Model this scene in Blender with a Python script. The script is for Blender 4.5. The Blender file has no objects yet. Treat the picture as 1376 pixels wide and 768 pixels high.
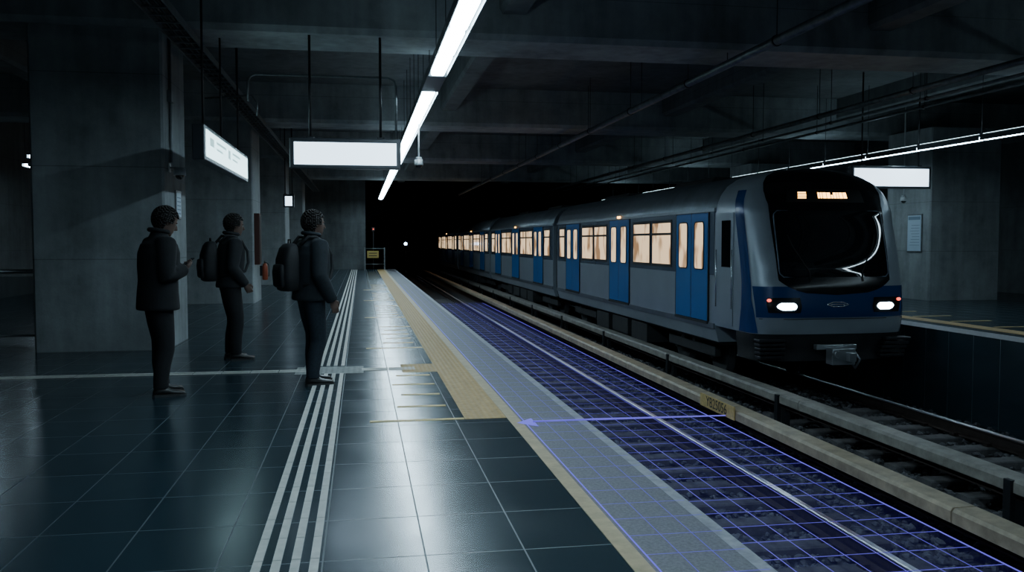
import bpy, bmesh, math, random
from mathutils import Vector, Matrix
random.seed(7)
C = bpy.context.scene.collection
PI = math.pi
ORG = {}

# ------------------------------------------------------------------ materials
def mat(name, col, rough=.5, metal=0, nscale=0, namt=.3, bump=0, bscale=None, emit=None, estr=0, spec=.5, rvar=0, detail=6, alpha=None):
    m = bpy.data.materials.new(name); m.use_nodes = True
    nt = m.node_tree; N = nt.nodes; L = nt.links
    p = N['Principled BSDF']
    p.inputs['Base Color'].default_value = (*col, 1)
    p.inputs['Roughness'].default_value = rough
    p.inputs['Metallic'].default_value = metal
    p.inputs['Specular IOR Level'].default_value = spec
    if emit:
        p.inputs['Emission Color'].default_value = (*emit, 1)
        p.inputs['Emission Strength'].default_value = estr
    if alpha is not None:
        p.inputs['Alpha'].default_value = alpha
    if nscale:
        tc = N.new('ShaderNodeTexCoord'); nz = N.new('ShaderNodeTexNoise')
        nz.inputs['Scale'].default_value = nscale; nz.inputs['Detail'].default_value = detail
        nz.inputs['Roughness'].default_value = .65
        L.new(tc.outputs['Object'], nz.inputs['Vector'])
        mr = N.new('ShaderNodeMapRange'); mr.inputs[1].default_value = .3; mr.inputs[2].default_value = .7
        mr.inputs[3].default_value = 1-namt; mr.inputs[4].default_value = 1+namt
        L.new(nz.outputs['Fac'], mr.inputs[0])
        vm = N.new('ShaderNodeVectorMath'); vm.operation = 'SCALE'
        vm.inputs[0].default_value = col
        L.new(mr.outputs[0], vm.inputs['Scale']); L.new(vm.outputs[0], p.inputs['Base Color'])
        if bump:
            n2 = N.new('ShaderNodeTexNoise'); n2.inputs['Scale'].default_value = bscale or nscale*6
            n2.inputs['Detail'].default_value = 5
            L.new(tc.outputs['Object'], n2.inputs['Vector'])
            b = N.new('ShaderNodeBump'); b.inputs['Strength'].default_value = bump; b.inputs['Distance'].default_value = .02
            L.new(n2.outputs['Fac'], b.inputs['Height']); L.new(b.outputs[0], p.inputs['Normal'])
    return m

def tile_mat():
    m = bpy.data.materials.new('dark_polished_tiles'); m.use_nodes = True
    nt = m.node_tree; N = nt.nodes; L = nt.links; p = N['Principled BSDF']
    p.inputs['Specular IOR Level'].default_value = 1.0
    p.inputs['IOR'].default_value = 1.58
    tc = N.new('ShaderNodeTexCoord'); mp = N.new('ShaderNodeMapping')
    mp.inputs['Location'].default_value = (.18, .1, 0)
    br = N.new('ShaderNodeTexBrick'); br.offset = 0; br.squash = 1
    br.inputs['Scale'].default_value = 1; br.inputs['Brick Width'].default_value = .46; br.inputs['Row Height'].default_value = .58
    br.inputs['Mortar Size'].default_value = .004; br.inputs['Mortar Smooth'].default_value = .1
    br.inputs['Color1'].default_value = (.013, .029, .039, 1); br.inputs['Color2'].default_value = (.016, .035, .047, 1)
    br.inputs['Mortar'].default_value = (.045, .062, .072, 1)
    L.new(tc.outputs['Object'], mp.inputs[0]); L.new(mp.outputs[0], br.inputs['Vector'])
    L.new(br.outputs['Color'], p.inputs['Base Color'])
    nz = N.new('ShaderNodeTexNoise'); nz.inputs['Scale'].default_value = 2.0; nz.inputs['Detail'].default_value = 6
    L.new(tc.outputs['Object'], nz.inputs['Vector'])
    m2 = N.new('ShaderNodeMapRange'); m2.inputs[1].default_value = .3; m2.inputs[2].default_value = .7
    m2.inputs[3].default_value = .20; m2.inputs[4].default_value = .255
    L.new(nz.outputs['Fac'], m2.inputs[0])
    ad = N.new('ShaderNodeMath'); ad.operation = 'MULTIPLY_ADD'; ad.inputs[1].default_value = .3
    L.new(br.outputs['Fac'], ad.inputs[0]); L.new(m2.outputs[0], ad.inputs[2])
    L.new(ad.outputs[0], p.inputs['Roughness'])
    b = N.new('ShaderNodeBump'); b.invert = True; b.inputs['Strength'].default_value = .3; b.inputs['Distance'].default_value = .002
    L.new(br.outputs['Fac'], b.inputs['Height']); L.new(b.outputs[0], p.inputs['Normal'])
    return m

def concrete_mat(name, col, panel=(1.3, 1.2)):
    m = bpy.data.materials.new(name); m.use_nodes = True
    nt = m.node_tree; N = nt.nodes; L = nt.links; p = N['Principled BSDF']
    p.inputs['Roughness'].default_value = .8
    tc = N.new('ShaderNodeTexCoord')
    nz = N.new('ShaderNodeTexNoise'); nz.inputs['Scale'].default_value = .9; nz.inputs['Detail'].default_value = 10; nz.inputs['Roughness'].default_value = .72
    L.new(tc.outputs['Object'], nz.inputs['Vector'])
    mp = N.new('ShaderNodeMapping'); mp.inputs['Scale'].default_value = (3, 3, .35)
    L.new(tc.outputs['Object'], mp.inputs[0])
    st = N.new('ShaderNodeTexNoise'); st.inputs['Scale'].default_value = 1.6; st.inputs['Detail'].default_value = 5
    L.new(mp.outputs[0], st.inputs['Vector'])
    ad = N.new('ShaderNodeMath'); ad.operation = 'MULTIPLY_ADD'; ad.inputs[1].default_value = .5
    L.new(st.outputs['Fac'], ad.inputs[0]); L.new(nz.outputs['Fac'], ad.inputs[2])
    mr = N.new('ShaderNodeMapRange'); mr.inputs[1].default_value = .5; mr.inputs[2].default_value = 1.0
    mr.inputs[3].default_value = .55; mr.inputs[4].default_value = 1.45
    L.new(ad.outputs[0], mr.inputs[0])
    vm = N.new('ShaderNodeVectorMath'); vm.operation = 'SCALE'; vm.inputs[0].default_value = col
    L.new(mr.outputs[0], vm.inputs['Scale'])
    sp = N.new('ShaderNodeSeparateXYZ'); L.new(tc.outputs['Object'], sp.inputs[0])
    md = N.new('ShaderNodeMath'); md.operation = 'MODULO'; md.inputs[1].default_value = panel[1]
    L.new(sp.outputs['Z'], md.inputs[0])
    lt = N.new('ShaderNodeMath'); lt.operation = 'LESS_THAN'; lt.inputs[1].default_value = .012
    L.new(md.outputs[0], lt.inputs[0])
    mu = N.new('ShaderNodeMath'); mu.operation = 'MULTIPLY_ADD'; mu.inputs[1].default_value = -.35; mu.inputs[2].default_value = 1
    L.new(lt.outputs[0], mu.inputs[0])
    v2 = N.new('ShaderNodeVectorMath'); v2.operation = 'SCALE'
    L.new(vm.outputs[0], v2.inputs[0]); L.new(mu.outputs[0], v2.inputs['Scale'])
    L.new(v2.outputs[0], p.inputs['Base Color'])
    n2 = N.new('ShaderNodeTexNoise'); n2.inputs['Scale'].default_value = 30; n2.inputs['Detail'].default_value = 6
    L.new(tc.outputs['Object'], n2.inputs['Vector'])
    b = N.new('ShaderNodeBump'); b.inputs['Strength'].default_value = .25; b.inputs['Distance'].default_value = .01
    L.new(n2.outputs['Fac'], b.inputs['Height']); L.new(b.outputs[0], p.inputs['Normal'])
    return m

def pane_mat():
    m = bpy.data.materials.new('lit_carriage_window'); m.use_nodes = True
    nt = m.node_tree; N = nt.nodes; L = nt.links; p = N['Principled BSDF']
    p.inputs['Base Color'].default_value = (.05, .04, .03, 1); p.inputs['Roughness'].default_value = .08
    tc = N.new('ShaderNodeTexCoord'); mp = N.new('ShaderNodeMapping'); mp.inputs['Scale'].default_value = (1, 1.6, .8)
    nz = N.new('ShaderNodeTexNoise'); nz.inputs['Scale'].default_value = 1.9; nz.inputs['Detail'].default_value = 2
    L.new(tc.outputs['Object'], mp.inputs[0]); L.new(mp.outputs[0], nz.inputs['Vector'])
    cr = N.new('ShaderNodeValToRGB')
    cr.color_ramp.elements[0].position = .36; cr.color_ramp.elements[0].color = (.30, .17, .085, 1)
    cr.color_ramp.elements[1].position = .50; cr.color_ramp.elements[1].color = (1, .72, .43, 1)
    L.new(nz.outputs['Fac'], cr.inputs[0]); L.new(cr.outputs[0], p.inputs['Emission Color'])
    p.inputs['Emission Strength'].default_value = 1.25
    return m

M = {}
M['tile'] = tile_mat()
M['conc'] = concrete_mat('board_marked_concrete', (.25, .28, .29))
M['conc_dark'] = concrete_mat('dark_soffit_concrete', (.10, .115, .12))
M['tunnel'] = mat('near_black_tunnel_lining', (.002, .002, .0025), .95, nscale=2, spec=0)  # near-black base colour, specular off
M['band'] = mat('speckled_grey_edge_paving', (.16, .16, .175), .55, nscale=60, namt=.35, bump=.2)
M['nosing'] = mat('pale_edge_nosing', (.30, .30, .33), .5, nscale=12)
M['cream'] = mat('worn_cream_paint', (.44, .35, .22), .5, nscale=9, namt=.2)
M['white_strip'] = mat('off_white_tactile_bars', (.50, .50, .47), .5, nscale=14, namt=.15)
M['yellow'] = mat('ochre_tactile_paving', (.44, .29, .12), .6, nscale=14, namt=.2)
M['yellow_line'] = mat('ochre_floor_paint', (.60, .43, .16), .5, nscale=20, namt=.2)
M['ballast'] = mat('dark_ballast_stone', (.05, .05, .055), .85, nscale=5, namt=.5, bump=.8, bscale=22)
M['rock'] = mat('grey_ballast_stone', (.095, .095, .105), .8, nscale=6, namt=.6)
M['sleeper'] = mat('grimy_concrete_sleeper', (.09, .086, .09), .8, nscale=8, namt=.4)
M['rail'] = mat('rusted_rail_steel', (.06, .045, .04), .5, metal=.6, nscale=10)
M['railtop'] = mat('polished_rail_head', (.7, .72, .78), .34, metal=1)
M['cover'] = mat('beige_fibreglass_cover', (.36, .29, .20), .5, nscale=5, namt=.35)
M['cover_grey'] = mat('grey_beige_fibreglass_cover', (.27, .25, .22), .5, nscale=5, namt=.35)
M['black'] = mat('black_paint', (.008, .009, .011), .45)
M['blackmetal'] = mat('dark_steel', (.025, .028, .032), .45, metal=.5, nscale=6)
M['pipe'] = mat('galvanised_pipe', (.18, .20, .21), .4, metal=.7, nscale=6)
M['steel'] = mat('brushed_stainless_steel', (.45, .48, .5), .3, metal=.8)
M['housing'] = mat('grey_luminaire_housing', (.10, .115, .125), .4, metal=.3)
M['lamp'] = mat('white_luminaire_diffuser', (.8, .8, .8), .4, emit=(.62, .86, 1), estr=40)
M['lamp2'] = mat('white_luminaire_diffuser_far', (.8, .8, .8), .4, emit=(.62, .86, 1), estr=24)
M['added_uplight'] = mat('added_uplight_glow', (.8, .8, .8), .4, emit=(.60, .86, 1), estr=5.5)  # added glow that throws light up at the ceiling
M['sign'] = mat('backlit_sign_face', (.8, .85, .9), .3, emit=(.62, .82, 1), estr=3.4)
M['sign2'] = mat('backlit_sign_face_green_tint', (.8, .85, .85), .3, emit=(.58, .92, .98), estr=3.2)
M['signink'] = mat('pale_sign_print', (.2, .3, .35), .5, emit=(.35, .60, .62), estr=1.6)
M['signframe'] = mat('black_sign_case', (.03, .035, .042), .35)
M['silver'] = mat('silver_train_paint', (.31, .355, .40), .32, metal=.3, nscale=.8, namt=.12)
M['roofp'] = mat('grey_train_roof', (.17, .195, .22), .35, metal=.5, nscale=1.5, namt=.2)
M['bandp'] = mat('slate_window_band_paint', (.09, .12, .165), .25, metal=.2)
M['blue'] = mat('blue_train_paint', (.03, .17, .46), .25, metal=.1)
M['navyp'] = mat('deep_blue_train_paint', (.012, .050, .165), .22, metal=.1)
M['glassd'] = mat('dark_cab_glass', (.004, .005, .007), .03, spec=1.0)
M['maskp'] = mat('gloss_black_mask', (.006, .007, .009), .18)
M['rubber'] = mat('black_rubber', (.01, .01, .01), .7)
M['under'] = mat('grimy_underframe', (.02, .021, .023), .7, nscale=5)
M['pane'] = pane_mat()
M['head'] = mat('headlight_lens', (.9, .9, .9), .2, emit=(.70, .90, 1), estr=36)
M['red'] = mat('red_marker_lens', (.3, .02, .02), .3, emit=(1, .10, .06), estr=3)
M['amber'] = mat('amber_led', (.2, .1, .02), .4, emit=(1, .48, .10), estr=9)
M['chrome'] = mat('bright_badge_metal', (.6, .65, .7), .25, metal=.9)
M['skin'] = mat('shadowed_skin', (.12, .075, .058), .6, nscale=20, namt=.1)
M['coat'] = mat('black_wool_coat', (.005, .006, .008), .9, nscale=30)
M['jacket'] = mat('charcoal_jacket', (.007, .009, .012), .85, nscale=30)
M['navy'] = mat('dark_blue_grey_jacket', (.008, .013, .018), .85, nscale=30)
M['trouser'] = mat('black_trousers', (.006, .006, .008), .9, nscale=30)
M['jeans'] = mat('dark_denim', (.010, .017, .026), .9, nscale=40)
M['shoe'] = mat('black_leather', (.012, .012, .012), .4)
M['sole'] = mat('dark_rubber_sole', (.03, .03, .03), .7)
M['hair'] = mat('dark_brown_hair', (.008, .006, .005), .7, nscale=60)
M['bag'] = mat('black_nylon', (.006, .007, .009), .75, nscale=40)
M['eye'] = mat('eye_white', (.25, .25, .25), .3)
M['extred'] = mat('red_orange_enamel', (.30, .06, .025), .4)
M['cabred'] = mat('dull_dark_red_enamel', (.07, .025, .02), .5)
M['white'] = mat('white_plastic', (.5, .54, .56), .4)
M['poster'] = mat('pale_blue_paper', (.50, .62, .72), .5)
M['posterink'] = mat('faded_blue_print', (.18, .27, .36), .5)
M['glass'] = mat('smoky_glass', (.10, .14, .16), .05, alpha=.35)
M['signyellow'] = mat('yellow_enamel', (.45, .33, .08), .5)
M['violet'] = mat('violet_overlay_line', (.05, .04, .3), .5, emit=(.20, .17, 1.0), estr=.75)
M['violetdim'] = mat('dim_violet_overlay_line', (.04, .03, .2), .5, emit=(.20, .17, 1.0), estr=.60)
M['violetfilm'] = mat('violet_overlay_film', (.10, .09, .45), .6, emit=(.16, .14, .9), estr=.16, alpha=.06, spec=0)  # violet tint of the overlay as a faintly glowing film
M['tunnelblue'] = mat('blue_white_signal_lens', (.5, .6, 1), .4, emit=(.45, .65, 1), estr=14)

# ------------------------------------------------------------------ mesh builder
class MB:
    def __init__(s): s.v = []; s.f = []; s.s = []
    def add(s, vs, fs, smooth=False):
        b = len(s.v); s.v += [tuple(v) for v in vs]
        for f in fs: s.f.append(tuple(i+b for i in f)); s.s.append(smooth)
        return s
    def box(s, x0, x1, y0, y1, z0, z1):
        return s.add([(x0,y0,z0),(x1,y0,z0),(x1,y1,z0),(x0,y1,z0),(x0,y0,z1),(x1,y0,z1),(x1,y1,z1),(x0,y1,z1)],
              [(0,3,2,1),(4,5,6,7),(0,1,5,4),(1,2,6,5),(2,3,7,6),(3,0,4,7)])
    def prism_y(s, poly, y0, y1, smooth=False):
        n = len(poly)
        vs = [(x,y0,z) for x,z in poly]+[(x,y1,z) for x,z in poly]
        s.add(vs, [(i,(i+1)%n,(i+1)%n+n,i+n) for i in range(n)], smooth)
        b = len(s.v)-2*n
        s.f += [tuple(b+i for i in range(n)), tuple(b+n+i for i in reversed(range(n)))]; s.s += [False, False]
        return s
    def prism_x(s, poly, x0, x1):
        n = len(poly)
        vs = [(x0,y,z) for y,z in poly]+[(x1,y,z) for y,z in poly]
        s.add(vs, [(i,(i+1)%n,(i+1)%n+n,i+n) for i in range(n)]+[tuple(range(n)), tuple(range(2*n-1,n-1,-1))])
        return s
    def rings(s, rs, smooth=True, caps=True):
        n = len(rs[0]); vs = [p for r in rs for p in r]; fs = []
        for k in range(len(rs)-1):
            for i in range(n): fs.append((k*n+i, k*n+(i+1)%n, (k+1)*n+(i+1)%n, (k+1)*n+i))
        s.add(vs, fs, smooth)
        if caps:
            b = len(s.v)-len(vs)
            s.f += [tuple(b+i for i in range(n)), tuple(b+(len(rs)-1)*n+i for i in reversed(range(n)))]; s.s += [False, False]
        return s
    def tube(s, pts, r, n=8, smooth=True):
        pts = [Vector(p) for p in pts]
        if not isinstance(r, (list, tuple)): r = [r]*len(pts)
        t0 = (pts[1]-pts[0]).normalized()
        a = Vector((0,0,1)) if abs(t0.z) < .9 else Vector((1,0,0))
        u = t0.cross(a).normalized(); rs = []
        for k, p in enumerate(pts):
            if k == 0: t = t0
            elif k == len(pts)-1: t = (pts[k]-pts[k-1]).normalized()
            else: t = ((pts[k]-pts[k-1]).normalized()+(pts[k+1]-pts[k]).normalized()).normalized()
            u = (u-t*u.dot(t)).normalized(); w = t.cross(u)
            rs.append([p+(u*math.cos(2*PI*i/n)+w*math.sin(2*PI*i/n))*r[k] for i in range(n)])
        return s.rings(rs, smooth)
    def ell(s, c, rx, ry, rz, nu=14, nv=10):
        rs = []
        for k in range(nv+1):
            t = -PI/2+PI*(k+.001)/(nv+.002)
            rs.append([Vector((c[0]+rx*math.cos(t)*math.cos(2*PI*i/nu), c[1]+ry*math.cos(t)*math.sin(2*PI*i/nu), c[2]+rz*math.sin(t))) for i in range(nu)])
        return s.rings(rs)
    def hloft(s, rs, n=24, p=2.0):
        out = []
        for cx, cy, z, rx, ry in rs:
            ring = []
            for i in range(n):
                a = 2*PI*i/n; c, d = math.cos(a), math.sin(a)
                ring.append((cx+rx*math.copysign(abs(c)**(2/p), c), cy+ry*math.copysign(abs(d)**(2/p), d), z))
            out.append(ring)
        return s.rings(out)
    def xform(s, start, mx):
        for i in range(start, len(s.v)): s.v[i] = tuple(mx @ Vector(s.v[i]))
    def build(s, name, m, parent=None, bevel=0, org=None, remesh=0, recalc=True, solid=0, sub=0, smooth_it=0):
        if parent is not None: o0 = ORG[parent.name]
        elif org is not None: o0 = Vector(org)
        else:
            xs = [v[0] for v in s.v]; ys = [v[1] for v in s.v]; zs = [v[2] for v in s.v]
            o0 = Vector(((min(xs)+max(xs))/2, (min(ys)+max(ys))/2, min(zs)))
        me = bpy.data.meshes.new(name)
        me.from_pydata([(v[0]-o0.x, v[1]-o0.y, v[2]-o0.z) for v in s.v], [], s.f)
        me.polygons.foreach_set('use_smooth', s.s)
        if recalc:
            bm = bmesh.new(); bm.from_mesh(me); bmesh.ops.recalc_face_normals(bm, faces=bm.faces); bm.to_mesh(me); bm.free()
        me.materials.append(m); me.update()
        o = bpy.data.objects.new(name, me); C.objects.link(o)
        if parent is not None: o.parent = parent
        else: o.location = o0
        ORG[o.name] = o0
        bake = False
        if remesh:
            r = o.modifiers.new('r', 'REMESH'); r.mode = 'VOXEL'; r.voxel_size = remesh; r.use_smooth_shade = True
            sm = o.modifiers.new('s', 'SMOOTH'); sm.iterations = smooth_it or 4; sm.factor = .5; bake = True
        if solid:
            r = o.modifiers.new('s', 'SOLIDIFY'); r.thickness = solid; bake = True
        if bevel:
            b = o.modifiers.new('b', 'BEVEL'); b.width = bevel; b.segments = 2; b.limit_method = 'ANGLE'; bake = True
        if bake:
            dg = bpy.context.evaluated_depsgraph_get(); dg.update()
            nm = bpy.data.meshes.new_from_object(o.evaluated_get(dg))
            o.modifiers.clear(); o.data = nm; nm.name = name
            if not nm.materials: nm.materials.append(m)
        return o

def tag(o, label=None, cat=None, group=None, kind=None):
    if label: o['label'] = label
    if cat: o['category'] = cat
    if group: o['group'] = group
    if kind: o['kind'] = kind
    return o
def thing(name, loc, label, cat, group=None, rz=0):
    o = bpy.data.objects.new(name, None); C.objects.link(o); o.location = loc; o.rotation_euler = (0,0,rz)
    o.empty_display_size = .1
    ORG[o.name] = Vector(loc) if rz == 0 else Vector((0,0,0))
    return tag(o, label, cat, group)
def struct(mb, name, m, **k):
    o = mb.build(name, m, org=(0,0,0), **k); o['kind'] = 'structure'; return o
def dup(root, d, label=None, group=None):
    r = root.copy(); C.objects.link(r); r.location = root.location+Vector(d)
    if label: r['label'] = label
    if group: r['group'] = group
    for ch in list(root.children):
        c = ch.copy(); C.objects.link(c); c.parent = r
        for g in ch.children:
            e = g.copy(); C.objects.link(e); e.parent = c
    return r

# ------------------------------------------------------------------ setting
EDGE = 1.77
struct(MB().box(-9, 1.25, -8, 46.5, -1.5, 0), 'floor', M['tile'])
struct(MB().box(1.25, 1.70, -8, 46.5, -1.5, .003), 'trim_1', M['band'])
struct(MB().prism_y([(1.70,-1.5),(1.70,.004),(EDGE+.0,.004),(EDGE+.02,-.012),(EDGE+.02,-.07),(1.745,-.09),(1.745,-1.5)], -8, 46.5), 'trim_2', M['nosing'])
struct(MB().box(1.16, 1.25, -8, 46.5, .0005, .004), 'trim_3', M['cream'])
struct(MB().box(EDGE+.03, 9.25, -4, 95, -1.6, -1.38), 'floor_trackbed', M['ballast'])
struct(MB().box(9.3, 18, -8, 46.5, -1.5, 0), 'floor_opposite', M['tile'])
struct(MB().box(9.27, 9.75, -8, 46.5, .0005, .005), 'trim_4', M['nosing'])
struct(MB().box(10.05, 10.4, -8, 46.5, .0005, .006), 'trim_5', M['yellow'])
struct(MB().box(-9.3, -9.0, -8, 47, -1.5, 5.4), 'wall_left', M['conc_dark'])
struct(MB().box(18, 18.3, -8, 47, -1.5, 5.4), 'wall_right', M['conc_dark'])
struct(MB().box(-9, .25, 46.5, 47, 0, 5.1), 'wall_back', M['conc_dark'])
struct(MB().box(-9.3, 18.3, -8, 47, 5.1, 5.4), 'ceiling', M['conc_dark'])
def arch(x): 
    t = (x-4.85)/4.6
    return 2.1+1.5*math.sqrt(max(0, 1-t*t))
hw = MB(); n = 24; xs = [.25+9.2*i/n for i in range(n+1)]
for a, b in zip(xs[:-1], xs[1:]):
    hw.prism_y([(a, arch(a)), (b, arch(b)), (b, 5.1), (a, 5.1)], 46.6, 47)
hw.box(9.45, 18, 46.6, 47, 0, 5.1)
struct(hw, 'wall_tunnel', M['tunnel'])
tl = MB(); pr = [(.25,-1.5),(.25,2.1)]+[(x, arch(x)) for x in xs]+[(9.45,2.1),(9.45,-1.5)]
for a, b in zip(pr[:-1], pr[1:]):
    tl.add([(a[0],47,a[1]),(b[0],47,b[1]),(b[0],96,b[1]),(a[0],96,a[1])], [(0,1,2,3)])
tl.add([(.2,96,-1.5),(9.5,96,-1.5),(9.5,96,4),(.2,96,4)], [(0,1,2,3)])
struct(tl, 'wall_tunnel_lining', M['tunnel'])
BY = [3.05, 12.05, 21.05, 30.05, 39.05]
for y in BY:
    bm_ = MB().prism_x([(y,4.28),(y+.06,4.2),(y+1.14,4.2),(y+1.2,4.28),(y+1.2,5.1),(y,5.1)], -9, 18)
    struct(bm_, 'ceiling_beam', M['conc'])
for y in BY:
    for x in (-6.2, 2.1, 7.6, 12.3):
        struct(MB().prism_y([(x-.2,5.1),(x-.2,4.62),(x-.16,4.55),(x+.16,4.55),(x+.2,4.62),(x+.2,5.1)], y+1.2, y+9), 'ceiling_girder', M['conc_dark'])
def pillar(x0, x1, y0, y1, label):
    m = MB()
    c = .03
    poly = [(x0+c,y0),(x1-c,y0),(x1,y0+c),(x1,y1-c),(x1-c,y1),(x0+c,y1),(x0,y1-c),(x0,y0+c)]
    m.rings([[(a,b,z) for a,b in poly] for z in (0, 1.2, 2.4, 3.6, 4.2)], smooth=False)
    return tag(m.build('concrete_pillar', M['conc'], org=((x0+x1)/2,(y0+y1)/2,0)), label, 'pillar', 'concrete platform pillars')
pillar(-4.16, -2.53, 12.15, 13.6, 'large square concrete pillar nearest the camera, behind the man in the long black coat')
pillar(-4.16, -2.45, 21.1, 22.6, 'second concrete pillar in the left row, with the fire extinguisher on its side')
pillar(-4.16, -2.45, 30.1, 31.6, 'third concrete pillar in the left row, deeper along the platform')
pillar(-4.16, -2.45, 39.1, 40.6, 'last concrete pillar in the left row, before the end wall')
pillar(13.6, 15.5, 19.3, 21.1, 'broad concrete pillar on the opposite platform with a pale notice')
pillar(13.6, 15.4, 29.3, 31.1, 'concrete pillar on the opposite platform standing behind the nearer one')

# ------------------------------------------------------------------ floor markings
t = thing('tactile_guide_strip', (-.34, 10, 0), 'white tactile guide strip of four raised bars running along the dark floor', 'tactile strip')
for i in range(4):
    g = MB(); x = -.485+.083*i
    y = 1.0
    while y < 46:
        if not (9.6 < y+.14 < 10.3):
            g.prism_x([(y,.0005),(y,.004),(y+.004,.0055),(y+.288,.0055),(y+.292,.004),(y+.292,.0005)], x, x+.04)
        y += .3
    g.build('tactile_bar', M['white_strip'], t)
t = thing('tactile_guide_strip', (-4.3, 9.95, 0), 'pale tactile cross strip running sideways over the dark floor behind the men', 'tactile strip')
for i in range(2):
    g = MB(); x = -9.0
    while x < .4:
        if not (-.72 < x+.14 < .02): g.box(x, x+.29, 9.86+.11*i, 9.925+.11*i, .0005, .006)
        x += .3
    g.build('tactile_bar', M['white_strip'], t)
def studmesh(g, x, y, r):
    g.add([(x,y,.003),(x+r,y,.003),(x+r,y+r,.003),(x,y+r,.003),(x+r*.25,y+r*.25,.0065),(x+r*.75,y+r*.25,.0065),(x+r*.75,y+r*.75,.0065),(x+r*.25,y+r*.75,.0065)],
                  [(4,5,6,7),(0,1,5,4),(1,2,6,5),(2,3,7,6),(3,0,4,7)])
g = MB()
g.box(-.72, .02, 9.68, 10.22, .0005, .003)
for i in range(12):
    for j in range(9): studmesh(g, -.70+.06*i, 9.70+.058*j, .035)
M['pad'] = mat('grey_tactile_pad', (.22, .23, .22), .6, nscale=14)
tag(g.build('tactile_crossing_pad', M['pad'], org=(0,0,0)), 'grey studded tactile pad where the two pale guide strips cross', 'tactile pad')
def studs(x0, x1, y0, y1, nx, mat_, name, label):
    g = MB(); g.box(x0, x1, y0, y1, .0005, .003)
    p = (x1-x0)/nx; r = p*.62; y = y0+p*.19
    while y < y1-r:
        for i in range(nx): studmesh(g, x0+p*.19+i*p, y, r)
        y += p
    return tag(g.build(name, mat_, org=(0,0,0), recalc=False), label, 'tactile strip')
studs(.82, 1.159, 7.0, 46.3, 7, M['yellow'], 'tactile_warning_strip', 'long ochre studded warning strip beside the platform edge')
studs(.44, .82, 9.66, 10.28, 8, M['yellow'], 'tactile_warning_pad', 'small ochre studded pad joined to the warning strip')
for base in (7.0, 11.9, 16.8, 21.7, 26.6):
    for j in range(6):
        y = base + .60*j
        if 9.5 < y < 10.4: continue
        x0 = .06 if j == 0 else (.30 if j % 2 else .36)
        g = MB().box(x0, .815 if j in (0, 5) else .72, y, y+.055, .0005, .0035)
        tag(g.build('queue_line', M['yellow_line']), 'thin ochre queue line painted across the dark tiles beside the warning strip', 'floor marking', 'ochre queue lines beside the warning strip')
for y in [12+1.1*i for i in range(14)]:
    g = MB().box(10.5, 11.3, y, y+.07, .0005, .0035)
    tag(g.build('queue_line', M['yellow_line']), 'short ochre line painted on the opposite platform', 'floor marking', 'ochre lines on the opposite platform')

# ------------------------------------------------------------------ track
NC, FC = 3.48, 7.55
def rail(x, label, y0=-2, y1=95):
    t = thing('running_rail', (x, y0, -1.27), label, 'rail', 'running rails')
    pf = [(-.07,0),(.07,0),(.07,.012),(.012,.03),(.012,.12),(.034,.135),(.034,.155),(-.034,.155),(-.034,.135),(-.012,.12),(-.012,.03),(-.07,.012)]
    MB().prism_y([(x+a, -1.27+b) for a, b in pf], y0, y1).build('rail_web', M['rail'], t)
    MB().prism_y([(x-.034,-1.115),(x+.034,-1.115),(x+.034,-1.103),(x+.026,-1.096),(x-.026,-1.096),(x-.034,-1.103)], y0, y1).build('rail_head', M['railtop'], t)
rail(NC-.72, 'running rail of the empty track, the one under the platform edge')
rail(NC+.72, 'polished running rail of the empty track, beside the beige cover')
rail(FC-.72, 'running rail under the near side of the train')
rail(FC+.72, 'running rail beside the opposite platform')
def sleeper(cx, y, label, group):
    t = thing('rail_sleeper', (cx, y, -1.375), label, 'sleeper', group)
    MB().prism_x([(y-.13,-1.375),(y-.12,-1.29),(y-.10,-1.275),(y+.10,-1.275),(y+.12,-1.29),(y+.13,-1.375)], cx-1.22, cx+1.22).build('sleeper_body', M['sleeper'], t)
    for s in (-1, 1):
        for d in (-.1, .1):
            x = cx+s*.72+d
            MB().prism_x([(y-.05,-1.275),(y-.04,-1.235),(y+.04,-1.235),(y+.05,-1.275)], x-.035, x+.035).build('rail_clip', M['rail'], t)
    return t
s0 = sleeper(NC, 4.6, 'grimy concrete sleeper across the empty track', 'sleepers of the empty track')
for i in range(1, 57): dup(s0, (0, .66*i, 0))
s1 = sleeper(FC, 7.0, 'grimy concrete sleeper ahead of the train', 'sleepers of the train track')
for i in range(1, 10): dup(s1, (0, .66*i, 0))
t_ = (1+5**.5)/2
ico = [Vector(v).normalized() for v in [(-1,t_,0),(1,t_,0),(-1,-t_,0),(1,-t_,0),(0,-1,t_),(0,1,t_),(0,-1,-t_),(0,1,-t_),(t_,0,-1),(t_,0,1),(-t_,0,-1),(-t_,0,1)]]
icf = [(0,11,5),(0,5,1),(0,1,7),(0,7,10),(0,10,11),(1,5,9),(5,11,4),(11,10,2),(10,7,6),(7,1,8),(3,9,4),(3,4,2),(3,2,6),(3,6,8),(3,8,9),(4,9,5),(2,4,11),(6,2,10),(8,6,7),(9,8,1)]
vs = []; fs = []; cnt = 0
while cnt < 16000:
    x = random.uniform(2.0, 9.2); y = 5.0+20*random.random()**1.5
    r = random.uniform(.022, .05); b = len(vs)
    z = -1.375+random.uniform(0, .05)
    sx, sy, sz = random.uniform(.8,1.3), random.uniform(.8,1.3), random.uniform(.55,.95)
    for v in ico:
        q = r*random.uniform(.75, 1.2); vs.append((x+v.x*q*sx, y+v.y*q*sy, z+v.z*q*sz))
    fs += [(a+b, c+b, d+b) for a, c, d in icf]; cnt += 1
rk = MB(); rk.v = vs; rk.f = fs; rk.s = [False]*len(fs)
tag(rk.build('ballast_stones', M['rock'], org=(0,0,0), recalc=False), 'dark grey crushed stone ballast filling the track bed', 'ballast', kind='stuff')

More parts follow.
